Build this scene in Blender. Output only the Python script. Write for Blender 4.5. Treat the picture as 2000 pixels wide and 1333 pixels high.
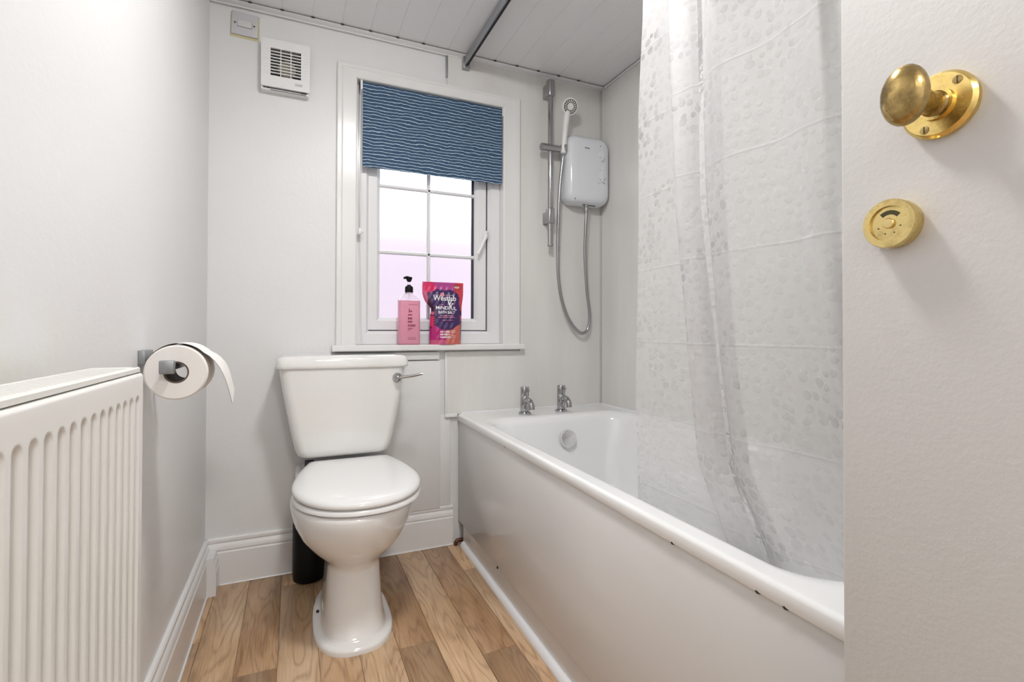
import bpy, bmesh, math, random
from mathutils import Vector, Matrix
random.seed(7)
PI = math.pi
for o in list(bpy.data.objects): bpy.data.objects.remove(o, do_unlink=True)
SC = bpy.context.scene
COL = SC.collection

# ------------------------------------------------------------------ camera
F_PX, YAW, PIT, ROL, CX, CY, CAM_H = 970.0, math.radians(23.7), math.radians(.62), math.radians(.13), 1000.0, 638.0, .90
fwd = Vector((math.sin(YAW)*math.cos(PIT), math.cos(YAW)*math.cos(PIT), math.sin(PIT)))
rgt = Vector((math.cos(YAW), -math.sin(YAW), 0)); upv = rgt.cross(fwd)
r2 = rgt*math.cos(ROL) + upv*math.sin(ROL); u2 = -rgt*math.sin(ROL) + upv*math.cos(ROL)
cd = bpy.data.cameras.new('camera'); cam = bpy.data.objects.new('camera', cd); COL.objects.link(cam)
m = Matrix.Identity(4)
for i in range(3): m[i][0], m[i][1], m[i][2] = r2[i], u2[i], -fwd[i]
m[2][3] = CAM_H
cam.matrix_world = m
cd.sensor_fit = 'HORIZONTAL'; cd.sensor_width = 36; cd.lens = F_PX/2000*36
cd.shift_x = -(CX-1000)/2000; cd.shift_y = (CY-666.5)/2000
cd.clip_start = .02
SC.camera = cam

# ------------------------------------------------------------------ world, light levels, exposure
w = bpy.data.worlds.new('world'); SC.world = w; w.use_nodes = True
w.node_tree.nodes['Background'].inputs[0].default_value = (.86, .93, 1.0, 1)   # overcast daylight
w.node_tree.nodes['Background'].inputs[1].default_value = 1.5
LAMP_W = 62.0        # bathroom ceiling lamp, radiance of the opal shade
HALL_FILL_W = 50.0        # unseen fill lamp added in the hall
LAMP_POS = (.31, .84, 2.035)
vs = SC.view_settings
vs.view_transform = 'Standard'; vs.look = 'None'; vs.gamma = 1; vs.use_curve_mapping = False
vs.exposure = 1.13

# ------------------------------------------------------------------ helpers
ORG = {}
class MB:
    def __init__(s): s.v = []; s.f = []; s.mi = []; s.uv = None
    def box(s, x0, x1, y0, y1, z0, z1, mi=0):
        b = len(s.v)
        s.v += [(x0,y0,z0),(x1,y0,z0),(x1,y1,z0),(x0,y1,z0),(x0,y0,z1),(x1,y0,z1),(x1,y1,z1),(x0,y1,z1)]
        q = [(0,3,2,1),(4,5,6,7),(0,1,5,4),(1,2,6,5),(2,3,7,6),(3,0,4,7)]
        s.f += [tuple(b+i for i in t) for t in q]; s.mi += [mi]*6; return s
    def loft(s, rings, cap0=True, cap1=True, mi=0, closed=True):
        b = len(s.v); n = len(rings[0])
        for r in rings: s.v += [tuple(p) for p in r]
        for i in range(len(rings)-1):
            for j in range(n if closed else n-1):
                k = (j+1) % n
                s.f.append((b+i*n+j, b+i*n+k, b+(i+1)*n+k, b+(i+1)*n+j)); s.mi.append(mi)
        if cap0: s.f.append(tuple(b+j for j in range(n-1,-1,-1))); s.mi.append(mi)
        if cap1: s.f.append(tuple(b+(len(rings)-1)*n+j for j in range(n))); s.mi.append(mi)
        return s
    def lathe(s, prof, o, axis=(0,0,1), n=32, mi=0, cap0=True, cap1=True):
        a = Vector(axis).normalized(); t = Vector((0,0,1)) if abs(a.z) < .9 else Vector((1,0,0))
        e1 = a.cross(t).normalized(); e2 = a.cross(e1); o = Vector(o)
        rings = [[o + a*h + (e1*math.cos(2*PI*j/n) + e2*math.sin(2*PI*j/n))*max(r,1e-5) for j in range(n)] for r, h in prof]
        return s.loft(rings, cap0, cap1, mi)
    def tube(s, pts, r, n=10, mi=0, caps=True):
        P = [Vector(p) for p in pts]; rings = []; e1 = None
        for i, p in enumerate(P):
            d = (P[min(i+1,len(P)-1)] - P[max(i-1,0)]).normalized()
            if e1 is None:
                t = Vector((0,0,1)) if abs(d.z) < .9 else Vector((1,0,0)); e1 = d.cross(t).normalized()
            else:
                e1 = (e1 - d*e1.dot(d)).normalized()
            e2 = d.cross(e1); rr = r[i] if isinstance(r,(list,tuple)) else r
            rings.append([p + (e1*math.cos(2*PI*j/n) + e2*math.sin(2*PI*j/n))*rr for j in range(n)])
        return s.loft(rings, caps, caps, mi)
    def extrude(s, poly, axis, a, b, mi=0):
        """poly of 2D points extruded along axis ('x','y','z') from a to b"""
        def P(p, t):
            return {'x': (t,p[0],p[1]), 'y': (p[0],t,p[1]), 'z': (p[0],p[1],t)}[axis]
        return s.loft([[P(p,a) for p in poly], [P(p,b) for p in poly]], True, True, mi)
    def xf(s, fn): s.v = [tuple(fn(Vector(p))) for p in s.v]; return s
    def build(s, name, mats, parent=None, smooth=None, bevel=0, seg=2, origin=None):
        me = bpy.data.meshes.new(name)
        xs = list(zip(*s.v))
        c = Vector([(min(a)+max(a))/2 for a in xs])
        if origin is None:
            c.z = min(xs[2]) if parent is None else c.z
        else: c = Vector(origin)
        me.from_pydata([tuple(Vector(p)-c) for p in s.v], [], s.f)
        if not isinstance(mats,(list,tuple)): mats = [mats]
        for mt in mats: me.materials.append(mt)
        if len(mats) > 1: me.polygons.foreach_set('material_index', s.mi)
        bm = bmesh.new(); bm.from_mesh(me)
        bmesh.ops.remove_doubles(bm, verts=bm.verts, dist=1e-6)
        bmesh.ops.recalc_face_normals(bm, faces=bm.faces)
        if bevel:
            ed = [e for e in bm.edges if len(e.link_faces)==2 and e.calc_face_angle(0) > .6]
            bmesh.ops.bevel(bm, geom=ed, offset=bevel, segments=seg, profile=.5, affect='EDGES', clamp_overlap=True)
        if smooth is None: smooth = 40 if not bevel else 50
        if smooth:
            for f in bm.faces: f.smooth = True
            lim = math.radians(smooth)
            for e in bm.edges:
                if len(e.link_faces) == 2: e.smooth = e.calc_face_angle(0) < lim
        bm.to_mesh(me); bm.free()
        ob = bpy.data.objects.new(name, me); COL.objects.link(ob)
        ORG[ob] = c
        if parent: ob.parent = parent; ob.location = c - ORG[parent]
        else: ob.location = c
        return ob
def empty(name, loc):
    o = bpy.data.objects.new(name, None); COL.objects.link(o); o.location = loc; o.empty_display_size = .05
    ORG[o] = Vector(loc); return o
def tag(o, label, cat, group=None, kind=None):
    o['label'] = label; o['category'] = cat
    if group: o['group'] = group
    if kind: o['kind'] = kind
    return o
def struct(o, label, cat): return tag(o, label, cat, kind='structure')
def box(name, x0,x1,y0,y1,z0,z1, mat, parent=None, bevel=0, seg=2):
    return MB().box(x0,x1,y0,y1,z0,z1).build(name, mat, parent, bevel=bevel, seg=seg)
def sstep(a, b, x):
    t = min(1, max(0, (x-a)/(b-a))); return t*t*(3-2*t)
def rrect(cx, cy, hx, hy, r, z, n=6):
    pts = []
    for qx, qy, a0 in ((1,1,0),(-1,1,PI/2),(-1,-1,PI),(1,-1,1.5*PI)):
        for i in range(n+1):
            a = a0 + PI/2*i/n
            pts.append((cx+qx*(hx-r)+r*math.cos(a), cy+qy*(hy-r)+r*math.sin(a), z))
    return pts
def spline(P, n=8):
    P = [Vector(p) for p in P]; out = []
    for i in range(len(P)-1):
        p0, p1, p2, p3 = P[max(i-1,0)], P[i], P[i+1], P[min(i+2,len(P)-1)]
        for k in range(n):
            t = k/n
            out.append(.5*((2*p1)+(p2-p0)*t+(2*p0-5*p1+4*p2-p3)*t*t+(3*p1-p0-3*p2+p3)*t**3))
    out.append(P[-1]); return out
def interp(tab, x):
    if x <= tab[0][0]: return tab[0][1]
    for (a, b), (c, d) in zip(tab, tab[1:]):
        if x <= c: return b + (d-b)*(x-a)/(c-a)
    return tab[-1][1]
def lin(r, g, b):
    f = lambda c: (c/255/12.92) if c/255 <= .04045 else ((c/255+.055)/1.055)**2.4
    return (f(r), f(g), f(b), 1)

# ------------------------------------------------------------------ materials
class NT:
    def __init__(s, name):
        s.m = bpy.data.materials.new(name); s.m.use_nodes = True; s.t = s.m.node_tree
        s.b = s.t.nodes['Principled BSDF']; s.out = s.t.nodes['Material Output']
    def n(s, typ, **kw):
        nd = s.t.nodes.new(typ)
        for k, v in kw.items(): setattr(nd, k, v)
        return nd
    def l(s, a, b): s.t.links.new(a, b)
    def val(s, nd, **kw):
        for k, v in kw.items(): nd.inputs[k.replace('_',' ')].default_value = v
        return nd
    def math(s, op, a, b=None, c=None, clamp=False):
        nd = s.n('ShaderNodeMath', operation=op); nd.use_clamp = clamp
        for i, x in enumerate((a, b, c)):
            if x is None: continue
            if isinstance(x,(int,float)): nd.inputs[i].default_value = x
            else: s.l(x, nd.inputs[i])
        return nd.outputs[0]
    def mix(s, f, a, b, typ='MIX'):
        nd = s.n('ShaderNodeMix', data_type='RGBA', blend_type=typ)
        for i, x in ((0,f),(6,a),(7,b)):
            if isinstance(x,(int,float,tuple)): nd.inputs[i].default_value = x
            else: s.l(x, nd.inputs[i])
        return nd.outputs[2]
    def ramp(s, f, stops):
        nd = s.n('ShaderNodeValToRGB'); s.l(f, nd.inputs[0]); e = nd.color_ramp.elements
        while len(e) < len(stops): e.new(.5)
        for x, (p, c) in zip(e, stops): x.position = p; x.color = c
        return nd.outputs[0]
    def noise(s, vec, scale, detail=2, rough=.5):
        nd = s.n('ShaderNodeTexNoise'); nd.inputs['Scale'].default_value = scale
        nd.inputs['Detail'].default_value = detail; nd.inputs['Roughness'].default_value = rough
        if vec is not None: s.l(vec, nd.inputs['Vector'])
        return nd.outputs[0]
    def bump(s, h, strength, dist):
        nd = s.n('ShaderNodeBump'); nd.inputs['Strength'].default_value = strength; nd.inputs['Distance'].default_value = dist
        s.l(h, nd.inputs['Height']); s.l(nd.outputs[0], s.b.inputs['Normal'])
    def pos(s): return s.n('ShaderNodeNewGeometry').outputs['Position']
    def scale(s, vec, xyz, add=None):
        nd = s.n('ShaderNodeMapping'); nd.inputs['Scale'].default_value = xyz; s.l(vec, nd.inputs['Vector']); return nd.outputs[0]
def simple(name, col, rough=.5, metal=0, coat=0, spec=None):
    a = NT(name); a.b.inputs['Base Color'].default_value = col if len(col)==4 else (*col,1)
    a.b.inputs['Roughness'].default_value = rough; a.b.inputs['Metallic'].default_value = metal
    a.b.inputs['Coat Weight'].default_value = coat
    if spec is not None: a.b.inputs['Specular IOR Level'].default_value = spec
    return a.m
M = {}
def paint(name, col, rough, bs, bd, mott=.02, scale=90):
    a = NT(name); p = a.pos()
    n1 = a.noise(p, 3.0, 4, .6)
    c2 = tuple(x*(1-mott*4) for x in col[:3])+(1,)
    a.l(a.mix(n1, col, c2), a.b.inputs['Base Color'])
    a.b.inputs['Roughness'].default_value = rough
    if bs: a.bump(a.noise(p, scale, 3, .6), bs, bd)
    return a.m
M['wall'] = paint('wall_paint', (.81,.81,.81,1), .42, .25, .002, .012, 60)
def make_stained():
    a = NT('wall_paint_stained'); p = a.pos(); n1 = a.noise(p, 3.0, 4, .6)
    base = a.mix(n1, (.81,.81,.81,1), (.77,.77,.77,1))
    d = a.n('ShaderNodeVectorMath', operation='DISTANCE'); a.l(a.scale(p, (1,1,4)), d.inputs[0]); d.inputs[1].default_value = (-.283,.60,3.46)
    f = a.math('MULTIPLY', a.ramp(d.outputs['Value'], [(.05,(1,1,1,1)),(.40,(0,0,0,1))]), a.ramp(a.noise(p, 14, 4, .6), [(.35,(0,0,0,1)),(.7,(1,1,1,1))]))
    a.l(a.mix(a.math('MULTIPLY', f, .6), base, (.74,.68,.50,1)), a.b.inputs['Base Color']); a.b.inputs['Roughness'].default_value = .42
    a.bump(a.noise(p, 60, 3, .6), .25, .002); return a.m
M['wall_l'] = make_stained()
M['door'] = paint('door_paint', (.695,.682,.672,1), .5, .30, .0012, .015, 140)
M['gloss'] = paint('gloss_paint', (.82,.815,.81,1), .22, .12, .002, .01, 45)
M['upvc'] = simple('white_upvc', (.83,.83,.84), .22)
M['china'] = simple('white_china', (.84,.833,.815), .07, coat=.5)
M['seat'] = simple('white_seat_plastic', (.86,.86,.855), .14)
M['enamel'] = simple('white_enamel', (.91,.915,.915), .08, coat=.5)
M['panelw'] = simple('white_bath_panel', (.78,.775,.77), .16)
M['chrome'] = simple('chrome', (.42,.42,.43), .10, 1)
M['chrome_dull'] = simple('satin_chrome', (.40,.40,.41), .28, 1)
M['steel'] = simple('galvanised_steel', (.34,.35,.36), .45, .8)
M['alu'] = simple('grey_aluminium', (.42,.43,.45), .4, .75)
M['dark'] = simple('dark_gap', (.02,.02,.025), .7)
M['black'] = simple('black_plastic', (.005,.005,.006), .45, spec=.2)
M['slate'] = simple('black_rubber_gasket', (.05,.05,.07), .6)
M['whitep'] = simple('white_plastic', (.83,.83,.83), .3)
M['showerw'] = simple('cool_white_plastic', (.78,.81,.85), .12, coat=.3)
M['greyp'] = simple('grey_plastic', (.55,.55,.58), .4)
M['beige'] = simple('beige_motor', (.55,.50,.38), .5)
M['rad'] = simple('radiator_enamel', (.82,.81,.775), .3)
M['pipe'] = simple('rusty_copper', (.13,.055,.035), .4, .8)
M['rust'] = simple('rust_chip', (.03,.018,.012), .8)
M['bead'] = simple('sealant', (.84,.85,.87), .2)
M['card'] = simple('brown_card', (.16,.12,.10), .8)
M['ink_w'] = simple('white_ink', (.88,.86,.9), .5)
M['ink_p'] = simple('pink_ink', (.75,.28,.36), .5)
M['ink_r'] = simple('dark_red_ink', (.22,.02,.06), .5)
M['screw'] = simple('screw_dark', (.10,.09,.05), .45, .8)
M['tape'] = paint('old_cream_paint', (.70,.64,.38,1), .7, .3, .001)

def make_paper():
    a = NT('tissue'); p = a.pos(); a.b.inputs['Base Color'].default_value = (.86,.83,.80,1); a.b.inputs['Roughness'].default_value = .9
    a.bump(a.noise(p, 400, 2), .3, .0006); return a.m
M['paper'] = make_paper()
def make_brass(name, col, dark, amt):
    a = NT(name); p = a.pos()
    n1 = a.noise(p, 55, 5, .65); n2 = a.noise(p, 420, 3, .6)
    f = a.math('MULTIPLY', a.ramp(n1, [(.42,(0,0,0,1)),(.68,(1,1,1,1))]), amt)
    f2 = a.ramp(n2, [(.62,(0,0,0,1)),(.72,(1,1,1,1))])
    f3 = a.math('MAXIMUM', f, a.math('MULTIPLY', f2, amt*.8))
    a.l(a.mix(f3, col, dark), a.b.inputs['Base Color'])
    a.l(a.math('MULTIPLY_ADD', f3, .35, .16), a.b.inputs['Roughness'])
    a.b.inputs['Metallic'].default_value = 1
    return a.m
M['brass'] = make_brass('polished_brass', (.80,.60,.22,1), (.40,.26,.07,1), .5)
M['brass_old'] = make_brass('aged_brass', (.46,.33,.13,1), (.16,.11,.05,1), .9)
M['brass_in'] = make_brass('satin_brass', (.74,.58,.25,1), (.35,.24,.09,1), .6)

def make_marble():
    a = NT('shower_board'); p = a.pos()
    s = a.scale(p, (1, 1, .16)); n1 = a.noise(s, 7, 6, .62); n2 = a.noise(s, 28, 3, .6)
    f = a.ramp(n1, [(.35,(0,0,0,1)),(.72,(1,1,1,1))])
    c = a.mix(f, (.80,.79,.765,1), (.69,.675,.645,1))
    c = a.mix(a.math('MULTIPLY', n2, .35), c, (.84,.835,.82,1))
    a.l(c, a.b.inputs['Base Color']); a.b.inputs['Roughness'].default_value = .24
    return a.m
M['marble'] = make_marble()

def make_wood():
    a = NT('oak_vinyl')
    tc = a.n('ShaderNodeTexCoord').outputs['Object']
    oi = a.n('ShaderNodeObjectInfo').outputs['Random']
    off = a.n('ShaderNodeCombineXYZ')
    a.l(a.math('MULTIPLY', oi, 91), off.inputs[0]); a.l(a.math('MULTIPLY', oi, 57), off.inputs[1]); a.l(a.math('MULTIPLY', oi, 33), off.inputs[2])
    ad = a.n('ShaderNodeVectorMath', operation='ADD'); a.l(tc, ad.inputs[0]); a.l(off.outputs[0], ad.inputs[1])
    v = ad.outputs[0]
    # flowing cathedral figure: contour lines of a stretched noise field
    s = a.scale(v, (1, .17, 1)); fld = a.noise(s, 11, 2, .45)
    rings = a.math('FRACT', a.math('MULTIPLY', fld, 13))
    tri = a.math('ABSOLUTE', a.math('SUBTRACT', rings, .5))
    fine = a.noise(a.scale(v, (1, .035, 1)), 330, 3, .6)
    broad = a.noise(a.scale(v, (1, .3, 1)), 9, 3, .55)
    base = a.ramp(broad, [(.28, lin(168,134,100)), (.5, lin(204,172,136)), (.74, lin(228,206,180))])
    dk = a.math('MULTIPLY', a.ramp(tri, [(.0,(1,1,1,1)),(.26,(0,0,0,1))]), .55)
    base = a.mix(dk, base, lin(138,102,68))
    base = a.mix(a.math('MULTIPLY', a.ramp(fine, [(.38,(0,0,0,1)),(.68,(1,1,1,1))]), .46), base, lin(232,212,186))
    tint = a.ramp(oi, [(0, lin(206,186,166)), (.35, lin(255,248,240)), (.65, lin(232,214,196)), (1, lin(255,252,248))])
    base = a.mix(.85, base, tint, 'MULTIPLY')
    a.l(base, a.b.inputs['Base Color']); a.b.inputs['Roughness'].default_value = .36
    a.bump(fine, .12, .001)
    return a.m
M['wood'] = make_wood()

def make_blind():
    a = NT('striped_blind'); p = a.pos(); sp = a.n('ShaderNodeSeparateXYZ'); a.l(p, sp.inputs[0])
    n1 = a.noise(a.scale(p, (1, 0, 1.6)), 13, 3, .55)
    n2 = a.noise(a.scale(p, (1, 0, .4)), 70, 1, .5)
    z = a.math('ADD', sp.outputs[2], a.math('MULTIPLY', a.math('SUBTRACT', n1, .5), .022))
    z = a.math('ADD', z, a.math('MULTIPLY', a.math('SUBTRACT', n2, .5), .0030))
    fr = a.math('FRACT', a.math('DIVIDE', z, .0131))
    lnm = a.math('LESS_THAN', fr, .175)
    wv = a.noise(p, 900, 1, .5)
    c = a.mix(lnm, a.mix(wv, lin(46,72,100), lin(58,88,118)), lin(196,214,226))
    a.l(c, a.b.inputs['Base Color']); a.b.inputs['Roughness'].default_value = .85
    return a.m
M['blind'] = make_blind()

def make_curtain():
    a = NT('pebble_curtain'); t = a.t
    uv = a.n('ShaderNodeUVMap').outputs[0]
    warp = a.n('ShaderNodeVectorMath', operation='SCALE'); warp.inputs['Scale'].default_value = .008
    nz = a.n('ShaderNodeTexNoise'); nz.inputs['Scale'].default_value = 30; a.l(uv, nz.inputs['Vector']); a.l(nz.outputs['Color'], warp.inputs[0])
    ad = a.n('ShaderNodeVectorMath', operation='ADD'); a.l(uv, ad.inputs[0]); a.l(warp.outputs[0], ad.inputs[1])
    vc = a.n('ShaderNodeTexVoronoi', feature='F1', voronoi_dimensions='2D'); vc.inputs['Scale'].default_value = 50; vc.inputs['Randomness'].default_value = .8
    a.l(ad.outputs[0], vc.inputs['Vector'])
    sc = a.n('ShaderNodeSeparateColor'); a.l(vc.outputs['Color'], sc.inputs[0])
    rad_ = a.math('MULTIPLY_ADD', sc.outputs[1], .20, .27)                    # each pebble its own size
    ed = a.math('SUBTRACT', rad_, vc.outputs['Distance'])
    peb = a.math('MULTIPLY', ed, 22, clamp=True)                              # 1 inside a pebble
    dome = a.math('MULTIPLY', ed, 6, clamp=True)
    big = a.ramp(a.noise(uv, 7, 2, .5), [(.46,(.10,.10,.10,1)),(.64,(1,1,1,1))])
    clr = a.math('MULTIPLY', peb, a.math('MULTIPLY', big, a.math('MULTIPLY_ADD', sc.outputs[0], .6, .4)))
    bmp = a.n('ShaderNodeBump'); bmp.inputs['Strength'].default_value = .22; bmp.inputs['Distance'].default_value = .0016
    # packing creases every 14 cm
    su = a.n('ShaderNodeSeparateXYZ'); a.l(uv, su.inputs[0])
    cr = a.math('ABSOLUTE', a.math('SUBTRACT', a.math('FRACT', a.math('DIVIDE', a.math('ADD', su.outputs[1], .03), .165)), .5))
    crz = a.ramp(cr, [(0,(1,1,1,1)),(.018,(0,0,0,1))])
    hh = a.math('ADD', dome, a.math('MULTIPLY', crz, 1.5))
    a.l(hh, bmp.inputs['Height'])
    tr = a.n('ShaderNodeBsdfTransparent'); tr.inputs[0].default_value = (.97,.97,.975,1)
    df = a.n('ShaderNodeBsdfDiffuse'); df.inputs[0].default_value = (.97,.97,.975,1)
    tl = a.n('ShaderNodeBsdfTranslucent'); tl.inputs[0].default_value = (.97,.97,.975,1)
    gl = a.n('ShaderNodeBsdfGlossy'); gl.inputs['Roughness'].default_value = .12
    for x in (df, gl): a.l(bmp.outputs[0], x.inputs['Normal'])
    m1 = a.n('ShaderNodeMixShader'); m1.inputs[0].default_value = .5; a.l(df.outputs[0], m1.inputs[1]); a.l(tl.outputs[0], m1.inputs[2])
    m2 = a.n('ShaderNodeMixShader'); a.l(a.math('MULTIPLY_ADD', clr, .40, .33), m2.inputs[0]); a.l(m1.outputs[0], m2.inputs[1]); a.l(tr.outputs[0], m2.inputs[2])
    fr = a.n('ShaderNodeFresnel'); fr.inputs[0].default_value = 1.4; a.l(bmp.outputs[0], fr.inputs['Normal'])
    m3 = a.n('ShaderNodeMixShader'); a.l(a.math('MULTIPLY', fr.outputs[0], .7, clamp=True), m3.inputs[0]); a.l(m2.outputs[0], m3.inputs[1]); a.l(gl.outputs[0], m3.inputs[2])
    a.l(m3.outputs[0], a.out.inputs['Surface'])
    return a.m
M['curtain'] = make_curtain()

def glassy(name, col, rough, ior=1.45, trans=1.0):
    a = NT(name); a.b.inputs['Base Color'].default_value = (*col,1); a.b.inputs['Roughness'].default_value = rough
    a.b.inputs['Transmission Weight'].default_value = trans; a.b.inputs['IOR'].default_value = ior; return a.m
M['frost'] = glassy('frosted_glass', (.99,.98,.98), .24, 1.3)
M['clearp'] = glassy('clear_plastic', (.95,.92,.94), .08, 1.35)
M['soap'] = glassy('pink_soap', (.93,.42,.55), .22, 1.33, .3)
def emit(name, col, s):
    a = NT(name); e = a.n('ShaderNodeEmission'); e.inputs[0].default_value = (*col,1); e.inputs[1].default_value = s
    a.l(e.outputs[0], a.out.inputs['Surface']); return a.m
M['lamp'] = emit('opal_lamp', (1,.985,.97), LAMP_W)
M['hall_fill'] = emit('opal_hall_fill', (1,.985,.97), HALL_FILL_W)
def make_brick():
    a = NT('pink_brick'); p = a.pos()
    br = a.n('ShaderNodeTexBrick'); br.inputs['Color1'].default_value = (.41,.30,.335,1); br.inputs['Color2'].default_value = (.45,.34,.375,1)
    br.inputs['Mortar'].default_value = (.42,.34,.38,1); br.inputs['Scale'].default_value = 4
    a.l(a.scale(p, (1,0,1)), br.inputs['Vector']); a.l(br.outputs[0], a.b.inputs['Base Color']); a.b.inputs['Roughness'].default_value = .9
    return a.m
M['brick'] = make_brick()

# ------------------------------------------------------------------ room shell
XL, XR, YB, YF, ZC = -.283, 1.379, 2.05, -.43, 2.087
WX0, WX1, WZ0, WZ1 = .222, .853, .825, 1.905         # window opening
wb = MB()
wb.box(XL-.1, WX0, YB, YB+.22, 0, 2.3).box(WX1, XR+.1, YB, YB+.22, 0, 2.3).box(WX0, WX1, YB, YB+.22, 0, WZ0).box(WX0, WX1, YB, YB+.22, WZ1, 2.3)
wall_back = struct(wb.build('wall_back', M['wall']), 'white painted end wall with the small window', 'wall')
struct(box('wall_left', XL-.1, XL, -1.95, YB+.22, 0, 2.3, M['wall_l']), 'white painted side wall behind the radiator', 'wall')
wall_right = struct(box('wall_right', XR, XR+.1, YF-.1, YB+.22, 0, 2.3, M['wall']), 'pale marbled side wall beside the bath', 'wall')
wf = MB().box(XL, XL+.03, YF-.1, YF, 0, 2.3).box(.535, XR, YF-.1, YF, 0, 2.3).box(XL+.03, .535, YF-.1, YF, 1.99, 2.3)
struct(wf.build('wall_front', M['wall']), 'white wall around the doorway behind the viewer', 'wall')
# hall behind the doorway
struct(MB().box(.9, 1.0, -1.95, YF-.1, 0, 2.3).box(XL, .9, -2.05, -1.95, 0, 2.3).build('wall_hall', M['wall']), 'white hall wall beyond the doorway', 'wall')
# marbled wall boards
pts = [(.592,.548),(XR-.009,.548),(XR-.009,ZC),(.592,ZC),(.592,1.952),(.936,1.952),(.936,.815),(.592,.815)]
MB().extrude(pts, 'y', YB-.010, YB+.001).build('panel', M['marble'], wall_back, smooth=0)
MB().extrude([(YF+.3,.548),(YB-.010,.548),(YB-.010,ZC),(YF+.3,ZC)], 'x', XR-.009, XR+.001).build('panel', M['marble'], wall_right, smooth=0)
# boxed-in boards beside the cistern
MB().box(.12, .566, YB-.014, YB, .160, .778).build('board', M['wall'], wall_back, bevel=.002)
MB().box(.10, .560, YB-.018, YB, .783, .815).build('board', M['wall'], wall_back, bevel=.002)
MB().box(.566, .612, YB-.006, YB, .163, .548).build('board', M['wall'], wall_back, bevel=.0015)

# trims
t = MB().box(.586, .594, YB-.013, YB-.002, 1.985, ZC-.006).build('trim_1', M['steel'], bevel=.001)
struct(t, 'short grey metal edge strip above the window', 'trim')
t = MB().box(.586, .596, YB-.013, YB-.002, .548, .813).box(.586, .640, YB-.016, YB-.002, .536, .549).build('trim_2', M['whitep'], bevel=.002)
struct(t, 'white plastic edge strip below the window sill', 'trim')
t = MB().box(XR-.017, XR-.013, YB-.014, YB-.009, .55, ZC-.004).box(XR-.013, XR-.008, YB-.017, YB-.013, .55, ZC-.004).build('trim_3', simple('pale_silver_trim', (.62,.62,.61), .35, .3))
struct(t, 'thin silver corner strip behind the shower unit', 'trim')
struct(MB().box(XL, XR, YB-.045, YB, ZC-.0065, ZC-.0045).box(XL, XR, YB-.015, YB-.009, ZC-.010, ZC-.005).build('trim_4', M['upvc'], bevel=.0008), 'white ceiling edge strip along the window wall', 'trim')
trim4 = bpy.data.objects['trim_4']
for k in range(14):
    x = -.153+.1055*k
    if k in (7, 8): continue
    MB().box(x-.006, x+.006, YB-.047, YB-.043, ZC-.0062, ZC-.0012).build('gap_shade', M['screw'], trim4)  # dark boxes standing in for the shaded gaps at the groove ends
struct(MB().box(XR-.018, XR-.009, YF, YB-.045, ZC-.012, ZC-.004).build('trim_5', M['upvc'], bevel=.002), 'white ceiling edge strip along the marbled side wall', 'trim')
struct(MB().tube([(.66,YB-.012,.550),(XR-.012,YB-.012,.550),(XR-.012,.4,.550)], .006, 8).build('trim_6', M['bead']), 'white sealant bead where bath meets the marbled boards', 'trim')

# ceiling with plastic boards
ceil = struct(box('ceiling', XL-.1, XR+.1, -2.05, YB+.22, ZC+.012, ZC+.2, M['upvc']), 'white ceiling clad in narrow plastic boards', 'ceiling')
seams = [XL] + [-.153+.1055*k for k in range(-1, 14)] + [1.271, XR-.002]
for a, b in zip(seams, seams[1:]):
    g = .0016; d = .0016
    prof = [(a, ZC+.012), (a, ZC+d), (a+g, ZC), (b-g, ZC), (b, ZC+d), (b, ZC+.012)]
    MB().extrude(prof, 'y', YF, YB).build('board', M['upvc'], ceil, smooth=0)

# floor with oak-look planks
flo = struct(box('floor', XL-.1, XR+.1, -2.05, YB+.22, -.05, -.004, M['wood']), 'oak plank vinyl floor', 'floor')
pw = .1045
joint = {-2: 1.684, -1: 1.25, 0: 1.478, 1: 1.94, 2: 1.10, 3: 1.20, 4: 1.425, 5: 1.15, 6: 1.31, 7: 1.80}
sh = {}
for k in range(-2, 8):   # strip k spans x0..x0+pw
    x0 = -.140 + pw*k
    ys = [joint[k] + .9*i for i in range(-3, 2)]
    ys = [YF-.1] + [y for y in ys if YF-.1+.05 < y < YB+.0] + [YB+.01]
    for a, b in zip(ys, ys[1:]):
        key = round(b-a, 4)
        x1 = x0 + pw - 0
        if key not in sh:
            ob = MB().box(x1-pw+.0006, x1-.0006, a+.0007, b-.0007, -.006, 0).build('plank', M['wood'], flo, bevel=.0009, seg=1)
            sh[key] = ob.data
        else:
            ob = bpy.data.objects.new('plank', sh[key]); COL.objects.link(ob); ob.parent = flo
            ob.location = Vector((x1-pw/2, (a+b)/2, -.003)) - ORG[flo]

# skirting
def skirt_prof(h=.163, t=.018):
    return [(0,0),(t,0),(t,h-.050),(t-.003,h-.046),(t-.003,h-.043),(t-.001,h-.040),(t-.002,h-.030),(t-.006,h-.022),(t-.010,h-.019),(t-.010,h-.016),(t-.007,h-.013),(t-.007,h-.004),(t-.010,h),(0,h)]
P = skirt_prof()
struct(MB().extrude([(YB-d, z) for d, z in P], 'x', XL, .622).build('baseboard_back', M['gloss'], smooth=30), 'white moulded skirting board under the window wall', 'skirting')
struct(MB().extrude([(XL+d, z) for d, z in P], 'y', YF, YB-.004).build('baseboard_left', M['gloss'], smooth=30), 'white moulded skirting board running below the radiator', 'skirting')
Pc = skirt_prof(.128, .046)
struct(MB().extrude([(XL+d, z) for d, z in Pc], 'y', 1.955, YB-.012).build('baseboard_corner', M['gloss'], smooth=30), 'short moulded white skirting block in the far corner', 'skirting')
struct(MB().tube([(XL+.019,-.2,.001),(XL+.019,1.955,.001)], .003, 6).tube([(XL+.05,YB-.019,.001),(.62,YB-.019,.001)], .003, 6).build('trim_7', M['bead']), 'thin white sealant line between floor and skirting', 'trim')

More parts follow.
